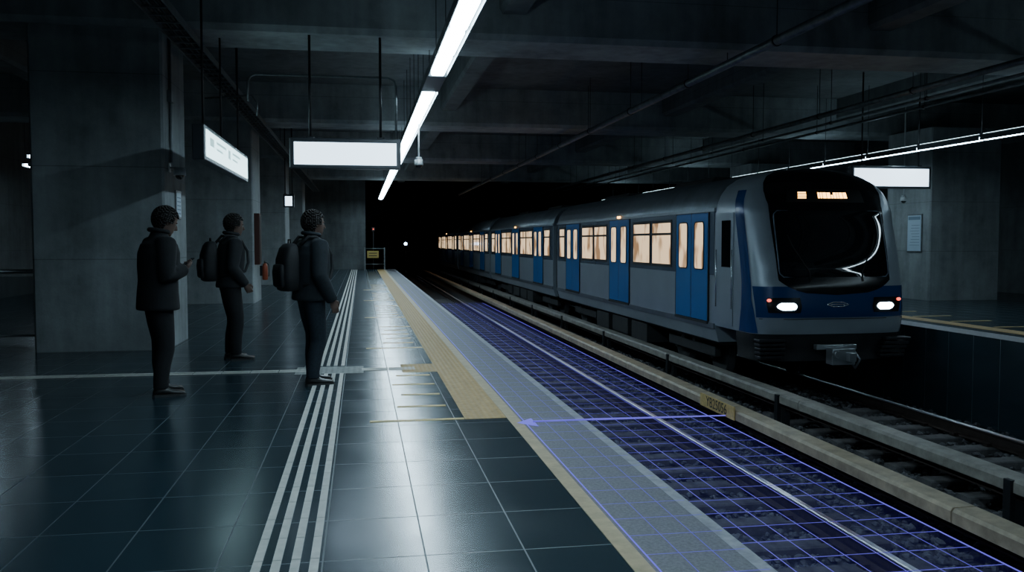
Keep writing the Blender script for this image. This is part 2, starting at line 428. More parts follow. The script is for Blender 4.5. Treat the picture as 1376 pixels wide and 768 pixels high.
def third_rail(x0, w, ztop, m, label, posts, plate=None, y1=94):
    t = thing('third_rail', (x0+w/2, 2, -1.38), label, 'third rail', 'third rails with covers')
    h = .13
    y = 2.0
    while y < y1:
        e = min(y+4.68, y1)
        MB().prism_y([(x0,ztop-h),(x0,ztop-.03),(x0+.025,ztop),(x0+w-.02,ztop+.005),(x0+w,ztop-.02),(x0+w,ztop-.07),(x0+w-.02,ztop-.07),(x0+w-.03,ztop-.03),(x0+.03,ztop-.035),(x0+.02,ztop-h)], y, e).build('cover_board', m, t)
        y += 4.7
    c = x0+w*.55
    MB().prism_y([(c-.05,ztop-.22),(c+.05,ztop-.22),(c+.05,ztop-.2),(c+.015,ztop-.19),(c+.015,ztop-.11),(c+.04,ztop-.1),(c+.04,ztop-.06),(c-.04,ztop-.06),(c-.04,ztop-.1),(c-.015,ztop-.11),(c-.015,ztop-.19),(c-.05,ztop-.2)], 2, y1).build('conductor_rail', M['rail'], t)
    for y in posts:
        MB().box(x0-.03, x0+.03, y-.05, y+.05, -1.38, ztop-.01).box(x0-.05, x0+w+.05, y-.09, y+.09, -1.38, -1.33).box(c-.04, c+.04, y-.06, y+.06, -1.33, ztop-.22).build('support_bracket', M['blackmetal'], t, bevel=.006)
    return t
third_rail(4.98, .25, -.85, M['cover'], 'beige third rail cover along the empty track, the nearer of the two', [])
third_rail(6.04, .24, -.80, M['cover_grey'], 'grey-beige third rail cover in front of the train side', [12.0+4.7*i-4.7 for i in range(14)])
def text(body, size, loc, rot, m, name, parent=None, ext=.001):
    cu = bpy.data.curves.new(name, 'FONT'); cu.body = body; cu.size = size; cu.extrude = ext
    cu.align_x = 'CENTER'; cu.align_y = 'CENTER'
    o = bpy.data.objects.new(name, cu); C.objects.link(o)
    bpy.context.view_layer.update()
    dg = bpy.context.evaluated_depsgraph_get()
    me = bpy.data.meshes.new_from_object(o.evaluated_get(dg)); bpy.data.objects.remove(o)
    o = bpy.data.objects.new(name, me); C.objects.link(o); me.materials.clear(); me.materials.append(m)
    if parent: o.parent = parent; o.location = Vector(loc)-ORG[parent.name]
    else: o.location = loc
    o.rotation_euler = rot
    return o
t = thing('number_plate', (4.97, 11.7, -.975), 'small ochre number plate on the nearer beige third rail cover', 'sign')
MB().box(4.955, 4.975, 11.1, 12.3, -.985, -.80).build('plate', M['yellow_line'], t, bevel=.004)
text('YB25056', .2, (4.953, 11.7, -.89), (PI/2, 0, -PI/2), M['black'], 'plate_text', t)

# violet overlay graphic, not part of the station, built as glowing lines
def line(g, x0, y0, x1, y1, z, w):
    if abs(x1-x0) > abs(y1-y0): g.add([(x0,y0-w/2,z),(x1,y0-w/2,z),(x1,y0+w/2,z),(x0,y0+w/2,z)], [(0,1,2,3)])
    else: g.add([(x0-w/2,y0,z),(x0+w/2,y0,z),(x0+w/2,y1,z),(x0-w/2,y1,z)], [(0,1,2,3)])
gr = thing('overlay_grid', (3.1, 16, 0), 'violet overlay graphic, thin glowing grid lines added over the platform edge and empty track', 'overlay grid')
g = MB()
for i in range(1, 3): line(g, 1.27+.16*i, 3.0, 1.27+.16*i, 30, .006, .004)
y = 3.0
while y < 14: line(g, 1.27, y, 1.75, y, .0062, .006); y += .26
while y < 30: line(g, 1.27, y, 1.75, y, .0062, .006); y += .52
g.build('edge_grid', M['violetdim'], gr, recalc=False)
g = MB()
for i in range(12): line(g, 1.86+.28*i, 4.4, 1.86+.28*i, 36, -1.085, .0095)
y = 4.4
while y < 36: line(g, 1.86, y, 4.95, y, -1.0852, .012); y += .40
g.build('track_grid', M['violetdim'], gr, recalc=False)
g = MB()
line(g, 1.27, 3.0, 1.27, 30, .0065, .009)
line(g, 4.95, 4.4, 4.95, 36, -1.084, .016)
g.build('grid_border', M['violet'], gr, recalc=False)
MB().add([(1.86,4.4,-1.088),(4.95,4.4,-1.088),(4.95,36,-1.088),(1.86,36,-1.088)], [(0,1,2,3)]).build('overlay_tint_sheet', M['violetfilm'], gr, recalc=False)  # added translucent sheet, lays the overlay's violet tint over the track
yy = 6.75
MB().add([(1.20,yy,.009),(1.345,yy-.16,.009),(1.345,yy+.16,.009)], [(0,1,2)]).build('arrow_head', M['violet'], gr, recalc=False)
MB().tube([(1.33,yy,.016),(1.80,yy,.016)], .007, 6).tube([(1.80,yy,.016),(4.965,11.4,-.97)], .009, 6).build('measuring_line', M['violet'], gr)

# ------------------------------------------------------------------ ceiling lights
def lightmod(x, y, z, w, L_, label, group, m, rod_to=5.1, up=True, gap=.085, mg=.045):
    t = thing('ceiling_light', (x, y, z), label, 'ceiling light', group)
    MB().prism_y([(x-w/2,z+.02),(x-w/2,z+.11),(x-w/2+.03,z+.14),(x+w/2-.03,z+.14),(x+w/2,z+.11),(x+w/2,z+.02),(x+w/2-.012,z+.02),(x+w/2-.012,z+.08),(x-w/2+.012,z+.08),(x-w/2+.012,z+.02)], y, y+L_).build('housing', M['housing'], t)
    d = w/2-mg
    MB().prism_y([(x-d,z+.078),(x-d,z+.035),(x-d*.8,z+.02),(x+d*.8,z+.02),(x+d,z+.035),(x+d,z+.078)], y+gap, y+L_-gap).build('diffuser', m, t)
    if up: MB().box(x-.05, x+.05, y+.05, y+L_-.05, z+.141, z+.145).build('added_uplight_strip', M['added_uplight'], t)  # added glowing strip on top of the housing, brightens the beams
    MB().tube([(x, y+.02, z+.14), (x, y+.02, rod_to)], .006, 6).build('rod', M['blackmetal'], t)
    return t
L0 = lightmod(1.0, -7, 3.56, .26, 1.22, 'white linear light module in the long row over the platform edge', 'linear light modules over the platform', M['lamp'])
for k in range(1, 42):
    if k != 15: dup(L0, (0, 1.24*k, 0))
L1 = lightmod(11.8, -6, 3.36, .16, 1.9, 'slim white linear light module in the row over the opposite platform', 'slim light modules over the opposite platform', M['lamp2'], gap=.05, mg=.03)
for i in range(1, 25): dup(L1, (0, 1.93*i, 0))
L2 = lightmod(-6.9, 17.0, 3.2, .14, 1.4, 'short tube light in the dark hall beyond the big pillar', 'tube lights in the dark hall', M['lamp2'], up=False, mg=.03)
dup(L2, (0, 3.2, 0)); dup(L2, (-.9, 5.5, 0))
t = thing('junction_box', (1.0, 12.2, 3.58), 'unlit grey junction housing between lit modules of the platform light row', 'junction box')
MB().box(.87, 1.13, 11.62, 12.8, 3.59, 3.70).build('casing', M['housing'], t, bevel=.01)
MB().tube([(1.0,11.7,3.7),(1.0,11.7,5.1)], .006, 6).build('rod', M['blackmetal'], t)

# ------------------------------------------------------------------ hanging signs
def sign_face_cam(x0, x1, y, z0, z1, label, ztop, m=None):
    t = thing('hanging_sign', ((x0+x1)/2, y, z0), label, 'sign', 'backlit hanging signs')
    MB().box(x0, x1, y, y+.14, z0, z1).build('sign_case', M['signframe'], t, bevel=.012)
    MB().box(x0+.06, x1-.06, y-.006, y, z0+.05, z1-.06).build('sign_panel', m or M['sign'], t)
    for x in (x0+.27, x1-.27):
        MB().tube([(x,y+.07,z1),(x,y+.07,ztop)], .018, 8).build('hanger', M['blackmetal'], t)
        MB().box(x-.05,x+.05,y+.02,y+.12,z1-.001,z1+.02).build('hanger_foot', M['blackmetal'], t)
    return t
sign_face_cam(-.93, .55, 12.15, 2.42, 2.83, 'wide backlit blank white sign hanging over the platform, facing the camera', 4.2)
sign_face_cam(10.5, 12.4, 17.6, 2.6, 3.09, 'backlit blank white sign hanging over the opposite platform', 5.1)
sign_face_cam(-2.35, -2.02, 28, 2.50, 2.90, 'small backlit sign hanging far down the platform beside the pillars', 5.1)
t = thing('hanging_sign', (-1.86, 12.6, 2.41), 'backlit sign parallel to the track, hanging beside the big pillar', 'sign', 'backlit hanging signs')
MB().box(-1.94, -1.80, 10.85, 14.9, 2.40, 2.82).build('sign_case', M['signframe'], t, bevel=.012)
sp = MB().box(-1.80, -1.794, 10.95, 14.8, 2.45, 2.77).build('sign_panel', M['sign2'], t)
mk = MB()
for (a, b, zz, hh) in ((11.2,11.5,2.60,.10),(11.7,12.5,2.67,.03),(11.7,12.2,2.59,.025),(12.7,12.9,2.58,.12),(13.1,13.9,2.67,.03),(13.1,13.6,2.59,.025)):
    mk.box(-1.793, -1.791, a, b, zz, zz+hh)
mk.build('sign_print', M['signink'], sp)
for y in (11.2, 12.6, 14.3): MB().tube([(-1.87,y,2.82),(-1.87,y,4.2 if y > 12.05 and y < 13.2 else 5.1)], .014, 8).build('hanger', M['blackmetal'], t)

# ------------------------------------------------------------------ pipes, tray, conduits
def pipe(x, z, r, y0, y1, label, step=3.0, m='pipe'):
    t = thing('overhead_pipe', (x, y0, z), label, 'pipe', 'overhead pipes')
    MB().tube([(x,y0,z),(x,y1,z)], r, 14).build('pipe', M[m], t)
    y = y0+1.3
    while y < y1:
        MB().tube([(x,y,z+r),(x,y,5.1)], .007, 6).build('hanger', M['blackmetal'], t)
        MB().tube([(x,y-.02,z),(x,y+.02,z)], r+.012, 14).build('pipe_clamp', M['blackmetal'], t)
        y += step
pipe(5.1, 3.92, .06, 3, 46, 'thick galvanised pipe slung diagonally across the view over the empty track')
pipe(5.32, 4.0, .022, 3, 46, 'thin conduit running beside the thick overhead pipe', 4)
pipe(9.0, 3.92, .05, 6, 46, 'long overhead pipe above the far side of the train')
pipe(9.25, 3.8, .025, 6, 46, 'thin conduit hanging lowest above the far side of the train', 3)
pipe(10.6, 4.0, .03, 6, 46, 'thin conduit over the edge of the opposite platform', 4)
t = thing('cable_tray', (-2.2, 3, 3.98), 'metal cable ladder tray running along the row of left pillars', 'cable tray')
for a in (-2.36, -2.06): MB().box(a,a+.02,2,46,3.98,4.06).build('tray_side', M['pipe'], t)
rg = MB(); y = 2.2
while y < 46: rg.box(-2.34,-2.06,y,y+.03,3.99,4.01); y += .35
tag(rg.build('tray_rungs', M['pipe'], t), kind='stuff')
for i in range(3): MB().tube([(-2.3+.08*i, 2, 4.03), (-2.29+.08*i, 20, 4.035), (-2.3+.08*i, 46, 4.03)], .022, 8).build('cable', M['rubber'], t)
y = 3.5
while y < 46:
    MB().tube([(-2.2,y,4.06),(-2.2,y,5.1)], .008, 6).build('hanger', M['blackmetal'], t); y += 4.4
tag(MB().tube([(-1.58,13.2,3.45),(-1.58,13.2,3.72),(-1.55,13.2,3.8),(-1.48,13.2,3.84),(.42,13.2,3.84),(.5,13.2,3.8),(.53,13.2,3.72),(.53,13.2,2.95)], .018, 10).build('bent_conduit', M['pipe']), 'thin bent conduit loop hanging over the wide blank sign', 'conduit')
tag(MB().tube([(-2.3,14.0,3.6),(-1.58,13.6,3.6),(-1.5,13.6,3.5),(-1.5,13.6,3.3)], .014, 8).build('bent_conduit', M['pipe']), 'short bent conduit beside the cable tray at the big pillar', 'conduit')
t = thing('wall_conduit', (-2.505,12.5,2.5), 'vertical conduit fixed to the side of the big left pillar', 'conduit')
MB().tube([(-2.505,12.5,4.15),(-2.505,12.5,2.6),(-2.505,12.5,2.5)], .02, 8).build('pipe', M['pipe'], t)
MB().box(-2.53,-2.47,12.42,12.58,3.3,3.45).build('outlet_box', M['pipe'], t, bevel=.005)

def cctv(x, y, z, ztop, label, wall=False):
    t = thing('security_camera', (x, y, z), label, 'security camera')
    if wall: MB().tube([(x-.12,y,z+.1),(x-.02,y,z+.1),(x,y,z+.06)], .014, 8).box(x-.135,x-.12,y-.05,y+.05,z+.04,z+.16).build('bracket', M['white'], t)
    else: MB().tube([(x,y,ztop),(x,y,z+.12)], .016, 8).hloft([(x,y,z+.10,.05,.05),(x,y,z+.14,.05,.05)]).build('bracket', M['white'], t)
    MB().hloft([(x,y,z+.1,.07,.07),(x,y,z+.03,.08,.08),(x,y,z+.0,.078,.078)]).build('camera_housing', M['white'], t)
    MB().ell((x,y,z-.0), .06, .06, .055).build('camera_dome', M['glassd'], t)
    return t
cctv(1.02, 15.6, 2.78, 3.5, 'white dome camera hanging below the platform light row')
cctv(-2.38, 12.4, 2.32, 0, 'small dome camera bracketed to the side of the big left pillar', True)
cctv(13.35, 20.0, 2.45, 5.0, 'white dome camera beside the opposite pillar above the notice')

t = thing('wall_notice', (13.58, 19.9, 1.2), 'pale blue notice board on the opposite concrete pillar', 'notice')
MB().box(13.575, 13.6, 19.58, 20.17, 1.18, 2.12).build('notice_frame', M['pipe'], t, bevel=.005)
pn = MB().box(13.568, 13.575, 19.61, 20.14, 1.21, 2.09).build('notice_sheet', M['poster'], t)
mk = MB().box(13.565,13.568,19.64,20.11,1.98,2.06)
for i in range(8): mk.box(13.565,13.568,19.66,19.9+.17*random.random(),1.35+.07*i,1.36+.07*i)
mk.build('notice_print', M['posterink'], pn)
t = thing('wall_notice', (-2.52, 13.0, 1.8), 'small grey notice on the side of the big left pillar', 'notice')
MB().box(-2.53, -2.51, 12.8, 13.15, 1.75, 2.15).build('notice_frame', M['pipe'], t, bevel=.004)
pn = MB().box(-2.51, -2.506, 12.83, 13.12, 1.78, 2.12).build('notice_sheet', M['poster'], t)
mk = MB()
for i in range(5): mk.box(-2.506,-2.504,12.86,13.08,1.82+.055*i,1.835+.055*i)
mk.build('notice_print', M['posterink'], pn)
t = thing('hose_cabinet', (-2.40, 21.5, .9), 'narrow dull dark red hose cabinet fixed to the side of the second pillar', 'cabinet')
MB().box(-2.45,-2.33,21.25,21.6,.9,2.1).build('cabinet_body', M['cabred'], t, bevel=.01)
MB().box(-2.325,-2.32,21.29,21.56,.95,2.05).build('cabinet_door', M['blackmetal'], t)
ex, ey = -2.33, 22.35
t = thing('fire_extinguisher', (ex, ey, .5), 'orange-red fire extinguisher hanging on the second pillar', 'fire extinguisher')
MB().hloft([(ex,ey,.50,.055,.055),(ex,ey,.52,.068,.068),(ex,ey,.82,.068,.068),(ex,ey,.88,.05,.05),(ex,ey,.91,.03,.03)]).build('cylinder', M['extred'], t)
MB().hloft([(ex,ey,.91,.02,.02),(ex,ey,.95,.02,.02)]).box(ex-.01,ex+.01,22.26,22.42,.945,.96).box(ex-.01,ex+.01,22.26,22.40,.97,.98).build('valve_handle', M['black'], t)
MB().tube([(ex+.02,22.38,.93),(ex+.08,22.42,.88),(ex+.09,22.43,.7),(ex+.08,22.42,.58)], .011, 8).build('hose', M['rubber'], t)
MB().box(-2.45,-2.39,22.32,22.38,.6,.85).build('wall_bracket', M['black'], t)

t = thing('glass_railing', (-5.6, 13.25, 0), 'glass railing with steel posts and handrail left of the big pillar', 'railing')
for x in (-6.9, -5.35, -4.35): MB().box(x-.03,x+.03,13.22,13.28,0,1.0).box(x-.06,x+.06,13.17,13.33,0,.012).build('post', M['steel'], t, bevel=.004)
MB().tube([(-7.2,13.25,1.02),(-4.25,13.25,1.02)], .032, 12).build('handrail', M['steel'], t)
MB().tube([(-7.2,13.25,.12),(-4.4,13.25,.12)], .018, 12).build('lower_rail', M['steel'], t)
for a, b in ((-6.85,-5.4),(-5.3,-4.4)): MB().box(a,b,13.245,13.257,.14,.95).build('glass_panel', M['glass'], t)
t = thing('glass_railing', (16.6, 24, 0), 'glass railing on the opposite platform past the concrete pillar', 'railing')
for x in (15.6,16.7,17.8): MB().box(x-.025,x+.025,23.97,24.03,0,1.0).build('post', M['steel'], t, bevel=.004)
MB().tube([(15.5,24,1.02),(17.9,24,1.02)], .028, 12).build('handrail', M['steel'], t)
for a, b in ((15.65,16.65),(16.75,17.75)): MB().box(a,b,23.995,24.007,.1,.9).build('glass_panel', M['glass'], t)
t = thing('wall_light_panel', (17.95, 26, .9), 'pale lit wall panel at the far end of the opposite platform', 'light panel')
MB().box(17.93,18,24.4,30,.9,2.9).build('panel_frame', M['housing'], t)
MB().box(17.915,17.93,24.5,29.9,1.0,2.8).build('panel_face', mat('dim_panel_glow', (.3,.35,.4), .5, emit=(.35,.5,.6), estr=.25), t)

t = thing('platform_gate', (.75, 45.6, 0), 'low barrier gate with yellow sign at the far end of the platform', 'gate')
for x in (.2, 1.2): MB().box(x-.03,x+.03,45.57,45.63,0,1.15).build('post', M['pipe'], t)
for z, r in ((1.1,.025),(.3,.02)): MB().tube([(.2,45.6,z),(1.2,45.6,z)], r, 8).build('bar', M['pipe'], t)
ps = MB().box(.32,.9,45.54,45.57,.62,.98).build('warning_panel', M['signyellow'], t)
MB().box(.4,.82,45.53,45.54,.84,.88).box(.4,.82,45.53,45.54,.71,.75).build('panel_marks', M['black'], ps)
for (x, y, z, m, lb) in ((3.4, 68, 1.3, 'tunnelblue', 'tiny blue-white signal lamp glowing deep in the tunnel'), (.65, 46.3, 2.1, 'red', 'tiny red lamp on the post beside the tunnel mouth')):
    t = thing('signal_lamp', (x, y, z), lb, 'signal lamp')
    MB().box(x-.08,x+.08,y,y+.12,z-.1,z+.1).box(x-.02,x+.02,y+.03,y+.09,(-1.38 if z < 2 else 0),z-.1).build('lamp_case', M['black'], t)
    q = .12 if z < 2 else .03
    MB().ell((x,y-.005,z), q,.03,q).build('lens', M[m], t)

# ------------------------------------------------------------------ train
Y0 = 13.0
def interp(tab, z):
    if z <= tab[0][0]: return tab[0][1]
    for (a, va), (b, vb) in zip(tab[:-1], tab[1:]):
        if z <= b:
            f = (z-a)/(b-a); f = f*f*(3-2*f)*.3+f*.7
            return va+(vb-va)*f
    return tab[-1][1]
WT = [(-.35,1.27),(-.1,1.34),(.2,1.35),(1.0,1.35),(1.95,1.345),(2.1,1.32),(2.25,1.26),(2.4,1.15),(2.52,.98),(2.61,.74),(2.66,.45),(2.69,.03)]
FT = [(-.35,.16),(0,.03),(.35,0),(.7,.03),(1.0,.1),(1.9,.34),(2.2,.45),(2.4,.56),(2.6,.76),(2.69,.98)]
W = lambda z: interp(WT, z)
YF = lambda z: interp(FT, z)
DEP = .55
EX = 3.6
def Q(s, z, off=0):
    w = W(z); a = abs(s); sg = 1 if s >= 0 else -1
    if a <= 1:
        x = w*math.sin(a*PI/2); t = min(1, x/w)
        y = YF(z)+DEP*(1-(1-t**EX)**(1/EX))
    else:
        x = w; t = 1; y = YF(z)+DEP+(a-1)
    return Vector((FC+sg*(x+off*t**3), Y0+y-off*(1-t**8), z))
def patch(m, zs, sl, sr, nx, off):
    rows = [[Q(sl(z)+(sr(z)-sl(z))*i/nx, z, off) for i in range(nx+1)] for z in zs]
    vs = [p for r in rows for p in r]; fs = []
    for k in range(len(zs)-1):
        for i in range(nx): fs.append((k*(nx+1)+i, k*(nx+1)+i+1, (k+1)*(nx+1)+i+1, (k+1)*(nx+1)+i))
    m.add(vs, fs, True); return m
def zr(a, b, n): return [a+(b-a)*i/n for i in range(n+1)]
train = thing('metro_train', (FC, Y0, -1.1), 'silver metro train with blue doors and glowing windows arriving on the far track', 'train')
sh = MB()
zs = zr(-.05, 2.25, 40)+[2.3,2.35,2.4,2.44,2.48,2.52,2.56,2.6,2.63,2.65,2.67,2.688]
rows = []
ub = 14.75-Y0
for z in zs:
    row = []
    for sg in (-1, 1):
        pts = [Q(sg*u, z) for u in zr(0, 1, 16)]
        yb = YF(z)+DEP
        for f in (.33, .66, 1): pts.append(Vector((FC+sg*W(z), Y0+yb+(ub-yb)*f if yb < ub else Y0+ub+.2, z)))
        row.append(pts)
    rows.append(list(reversed(row[0]))[:-1]+row[1])
nn = len(rows[0]); vs = [p for r in rows for p in r]
sh.add(vs, [(k*nn+i, k*nn+i+1, (k+1)*nn+i+1, (k+1)*nn+i) for k in range(len(zs)-1) for i in range(nn-1)], True)
cab = sh.build('cab_shell', M['silver'], train)
def rnd(z, a, b, s, r, k=.5):
    e = min(z-a, b-z)
    if e >= r: return s
    return s-(r-math.sqrt(max(0, r*r-(r-e)**2)))*k
def maskw(z):
    if z < .82: return .51*math.sqrt(max(0, (z-.58)/.24))**.7
    if z > 2.05: return .54+(z-2.05)*.32
    return .51+.03*(z-.82)/1.23
m1 = MB(); patch(m1, zr(.58, 2.68, 62), lambda z: -maskw(z), lambda z: maskw(z), 28, .012)
m1.build('front_mask', M['maskp'], cab)
wsw = lambda z: rnd(z, .87, 1.94, .492, .10, .40)
m1 = MB(); patch(m1, zr(.87, 1.94, 24), lambda z: -wsw(z), wsw, 24, .022)
m1.build('windshield', M['glassd'], cab)
rim = [Q(wsw(z)+.003, z, .024) for z in zr(.87,1.94,20)]+[Q(-wsw(z)-.003, z, .024) for z in reversed(zr(.87,1.94,20))]
MB().tube(rim+[rim[0]], .010, 6).build('windshield_rim', M['bandp'], cab)
for a, b in ((-.22,-.38),(.22,.38)):
    MB().tube([Q(a,.8,.03),Q(a,.95,.035),Q(b*.9,1.35,.035),Q(b,1.55,.035)], .009, 6).build('wiper', M['rubber'], cab)
dd = MB(); patch(dd, zr(2.08,2.30,4), lambda z: -.36, lambda z: .34, 12, .02)
dsp = dd.build('destination_display', M['black'], cab)
am = MB()
def led(s0, s1, z0, z1): patch(am, [z0, z1], lambda z: s0, lambda z: s1, 2, .026)
for z in (2.145, 2.175, 2.205, 2.235): led(-.25, -.175, z, z+.016)
am.build('amber_display_marks', M['amber'], cab)
am = MB()
random.seed(3)
x = -.07
while x < .17:
    w_ = random.choice((.016,.024,.03))
    led(x, x+w_, 2.15, 2.245 if random.random() < .6 else 2.205); x += w_+.006
am.build('amber_display_marks', M['amber'], cab)
bl = MB(); patch(bl, zr(.22,.72,14), lambda z: -.86+.12*(.72-z)-.0, lambda z: .86-.12*(.72-z), 28, .007)
bl.build('blue_nose_panel', M['navyp'], cab)
for sg in (-1, 1):
    b = MB()
    patch(b, zr(-.04,2.30,30), lambda z: sg*(.88-.22*max(0,.5-z)), lambda z: sg*(1.03+.12*max(0,.9-z)), 8, .0075)
    b.build('blue_corner_stripe', M['navyp'], cab)
    h = MB(); patch(h, zr(.30,.54,8), lambda z: sg*(.30+.12*abs(z-.40)), lambda z: sg*(.66-.2*abs(z-.44)), 10, .016)
    h.build('headlight_unit', M['maskp'], cab)
    l = MB(); patch(l, zr(.345,.455,8), lambda z: sg*(.345+2.5*(z-.40)**2*4), lambda z: sg*(.535-4*(z-.40)**2*4+.1*(z-.4)), 8, .026)
    l.build('headlight', M['head'], cab)
    q = Q(sg*.62, .50, .03); MB().ell(q, .038, .02, .026).build('marker_light', M['red'], cab)
for L__ in ([(-.09,.43),(-.04,.465),(.04,.465),(.09,.43),(.04,.395),(-.04,.395),(-.09,.43)], [(-.06,.43),(.06,.43)]):
    MB().tube([Q(a,z,.02) for a, z in L__], .009, 6).build('nose_emblem', M['chrome'], cab)
MB().tube([Q(-.75,.20,.015),Q(-.4,.20,.015),Q(0,.20,.015),Q(.4,.20,.015),Q(.75,.20,.015)], .006, 6).build('nose_seam', M['rubber'], cab)
sk = MB(); patch(sk, zr(-.50,-.05,8), lambda z: -1.3, lambda z: 1.3, 30, -.02)
sk.build('front_skirt', M['under'], train)
for sg in (-1,1):
    m_ = MB()
    for i in range(5):
        q = Q(sg*.62, -.12-.07*i, .0)
        m_.box(q.x-.22, q.x+.22, q.y-.16, q.y+.05, q.z-.045, q.z)
    m_.build('anticlimber', M['blackmetal'], train, bevel=.008)
MB().tube([(FC,Y0+.6,-.38),(FC,Y0-.05,-.38)], .07, 12).box(FC-.2,FC+.2,Y0-.22,Y0-.02,-.52,-.26).tube([(FC-.14,Y0-.30,-.34),(FC-.14,Y0-.2,-.34)],.06,12).box(FC+.04,FC+.16,Y0-.32,Y0-.2,-.46,-.32).box(FC-.35,FC+.35,Y0+.0,Y0+.1,-.3,-.22).build('coupler', M['steel'], train, bevel=.008)
MB().tube([(FC+.28,Y0,-.3),(FC+.32,Y0-.15,-.45),(FC+.3,Y0-.05,-.6),(FC+.25,Y0+.1,-.45)], .02, 8).build('air_hose', M['steel'], train)
half = [(W(z), z) for z in (-.35,-.1,.2,1.0,1.95)]
roofh = [(W(z), z) for z in (1.95,2.03,2.1,2.18,2.25,2.33,2.4,2.46,2.52,2.57,2.61,2.64,2.66,2.68)]
LX = FC-1.35
cars = [(14.75, 27.5), (28.1, 42.0), (42.6, 56.5), (57.1, 71.0)]
door_c = [[15.85, 20.6, 25.35], [30.5, 35.1, 39.7], [45.0, 49.6, 54.2], [59.5, 64.1, 68.7]]
for ci, (a, b) in enumerate(cars):
    poly = [(FC+w, z) for w, z in half]+[(FC-w, z) for w, z in reversed(half)]
    body = MB().prism_y(poly, a, b).build('car_body', M['silver'], train)
    poly = [(FC+w, z) for w, z in roofh]+[(FC-w, z) for w, z in reversed(roofh)]
    MB().prism_y(poly, a, b, True).build('roof', M['roofp'], train)
    MB().box(LX-.006, LX+.02, a+.05, b-.05, .84, 1.97).build('window_band', M['bandp'], body)
    MB().box(LX-.022, LX+.02, a+.02, b-.02, 1.975, 2.03).build('rain_gutter', M['silver'], body)
    MB().box(LX-.012, LX+.02, a+.02, b-.02, -.12, -.02).build('sill_strip', M['roofp'], body)
    ds = door_c[ci]
    for c in ds:
        for q in (-1, 1):
            y0_, y1_ = (c-.80, c-.01) if q < 0 else (c+.01, c+.80)
            d = MB().box(LX-.03, LX-.002, y0_, y1_, .0, 1.96).build('door_leaf', M['blue'], train, bevel=.012)
            ya, yb = y0_+.17, y1_-.17
            poly2 = []
            for (cy, cz, a0) in ((yb-.07,1.80-.07,0),(ya+.07,1.80-.07,90),(ya+.07,.93+.07,180),(yb-.07,.93+.07,270)):
                for k2 in range(4):
                    an = math.radians(a0+30*k2); poly2.append((cy+.07*math.cos(an), cz+.07*math.sin(an)))
            MB().prism_x(poly2, LX-.034, LX-.029).build('door_window', M['pane'], d)
            MB().tube([(LX-.034, p, q2) for p, q2 in poly2+[poly2[0]]], .012, 6).build('window_gasket', M['rubber'], d)
        MB().box(LX-.04, LX, c-.82, c+.82, -.05, -.005).build('door_step', M['under'], train)
        for e0, e1 in ((c-.84,c-.81),(c+.81,c+.84),(c-.01,c+.01)): MB().box(LX-.026, LX, e0, e1, 0, 1.97).build('door_seal', M['rubber'], train)
    segs = [(x0+1.05, x1-1.05) for x0, x1 in zip(ds[:-1], ds[1:])]
    if ci > 0: segs = [(a+.4, ds[0]-1.0)]+segs
    segs += [(ds[-1]+1.0, b-.35)]
    for (p, q) in segs:
        if q-p < .5: continue
        nw = 2 if q-p > 1.6 else 1
        for k3 in range(nw):
            u0 = p+(q-p)*k3/nw+.05; u1 = p+(q-p)*(k3+1)/nw-.05
            fr = MB().box(LX-.018, LX-.004, u0, u1, .92, 1.88).build('window_frame', M['rubber'], train, bevel=.005)
            MB().box(LX-.022, LX-.016, u0+.06, u1-.06, .98, 1.57).build('window_pane', M['pane'], fr)
            MB().box(LX-.022, LX-.016, u0+.06, u1-.06, 1.62, 1.82).build('hopper_pane', M['pane'], fr)
    MB().box(LX-.035, LX-.02, ds[1]-.12, ds[1]+.12, 2.0, 2.05).build('door_lamp', M['amber'], train)
    MB().box(FC-1.15, FC+1.15, a+.1, b-.1, -.42, -.355).build('underframe', M['under'], train)
    y = a+4.2
    while y < b-4.6:
        L2_ = random.uniform(.7, 1.4)
        MB().box(FC-1.2, FC-.5, y, y+L2_, -.85+random.uniform(0,.1), -.42).build('equipment_box', M['under'], train, bevel=.01); y += L2_+random.uniform(.15,.4)
    for c in (a+2.0, b-2.3):
        bg = MB().box(FC-1.02, FC-.90, c-1.25, c+1.25, -.72, -.52).box(FC+.90, FC+1.02, c-1.25, c+1.25, -.72, -.52).box(FC-.9,FC+.9,c-.2,c+.2,-.7,-.5)
        for d in (-.3,.3): bg.tube([(FC-1.0,c+d,-.52),(FC-1.0,c+d,-.36)], .1, 10)
        bg.build('bogie_frame', M['under'], train, bevel=.01)
        for d in (-.95, .95):
            for sg in (-1, 1):
                MB().tube([(FC+sg*.65,c+d,-.67),(FC+sg*.67,c+d,-.67),(FC+sg*.675,c+d,-.67),(FC+sg*.80,c+d,-.67)], [.44,.44,.42,.42], 24).tube([(FC+sg*.80,c+d,-.67),(FC+sg*.96,c+d,-.67)], .11, 12).build('wheel', M['under'], train)
for (a, b) in zip([c[1] for c in cars[:-1]], [c[0] for c in cars[1:]]):
    rr = []
    for i in range(9):
        sc = .93 if i % 2 else .86; yy = a+(b-a)*i/8
        rr.append([(FC+w*sc, yy, z*.95) for w, z in half+roofh[1:]]+[(FC-w*sc, yy, z*.95) for w, z in reversed(half+roofh[1:])])
    MB().rings(rr, smooth=False).build('gangway_bellows', M['rubber'], train)
cd = MB().box(LX-.012, LX+.0, 13.98, 14.55, .0, 1.93).build('cab_door', M['silver'], train, bevel=.006)
MB().box(LX-.018, LX-.010, 14.08, 14.45, 1.0, 1.8).build('cab_door_window', M['glassd'], cd)
for y in (13.94, 14.60): MB().tube([(LX-.05,y,.3),(LX-.05,y,1.3)], .012, 8).build('grab_rail', M['chrome'], train)
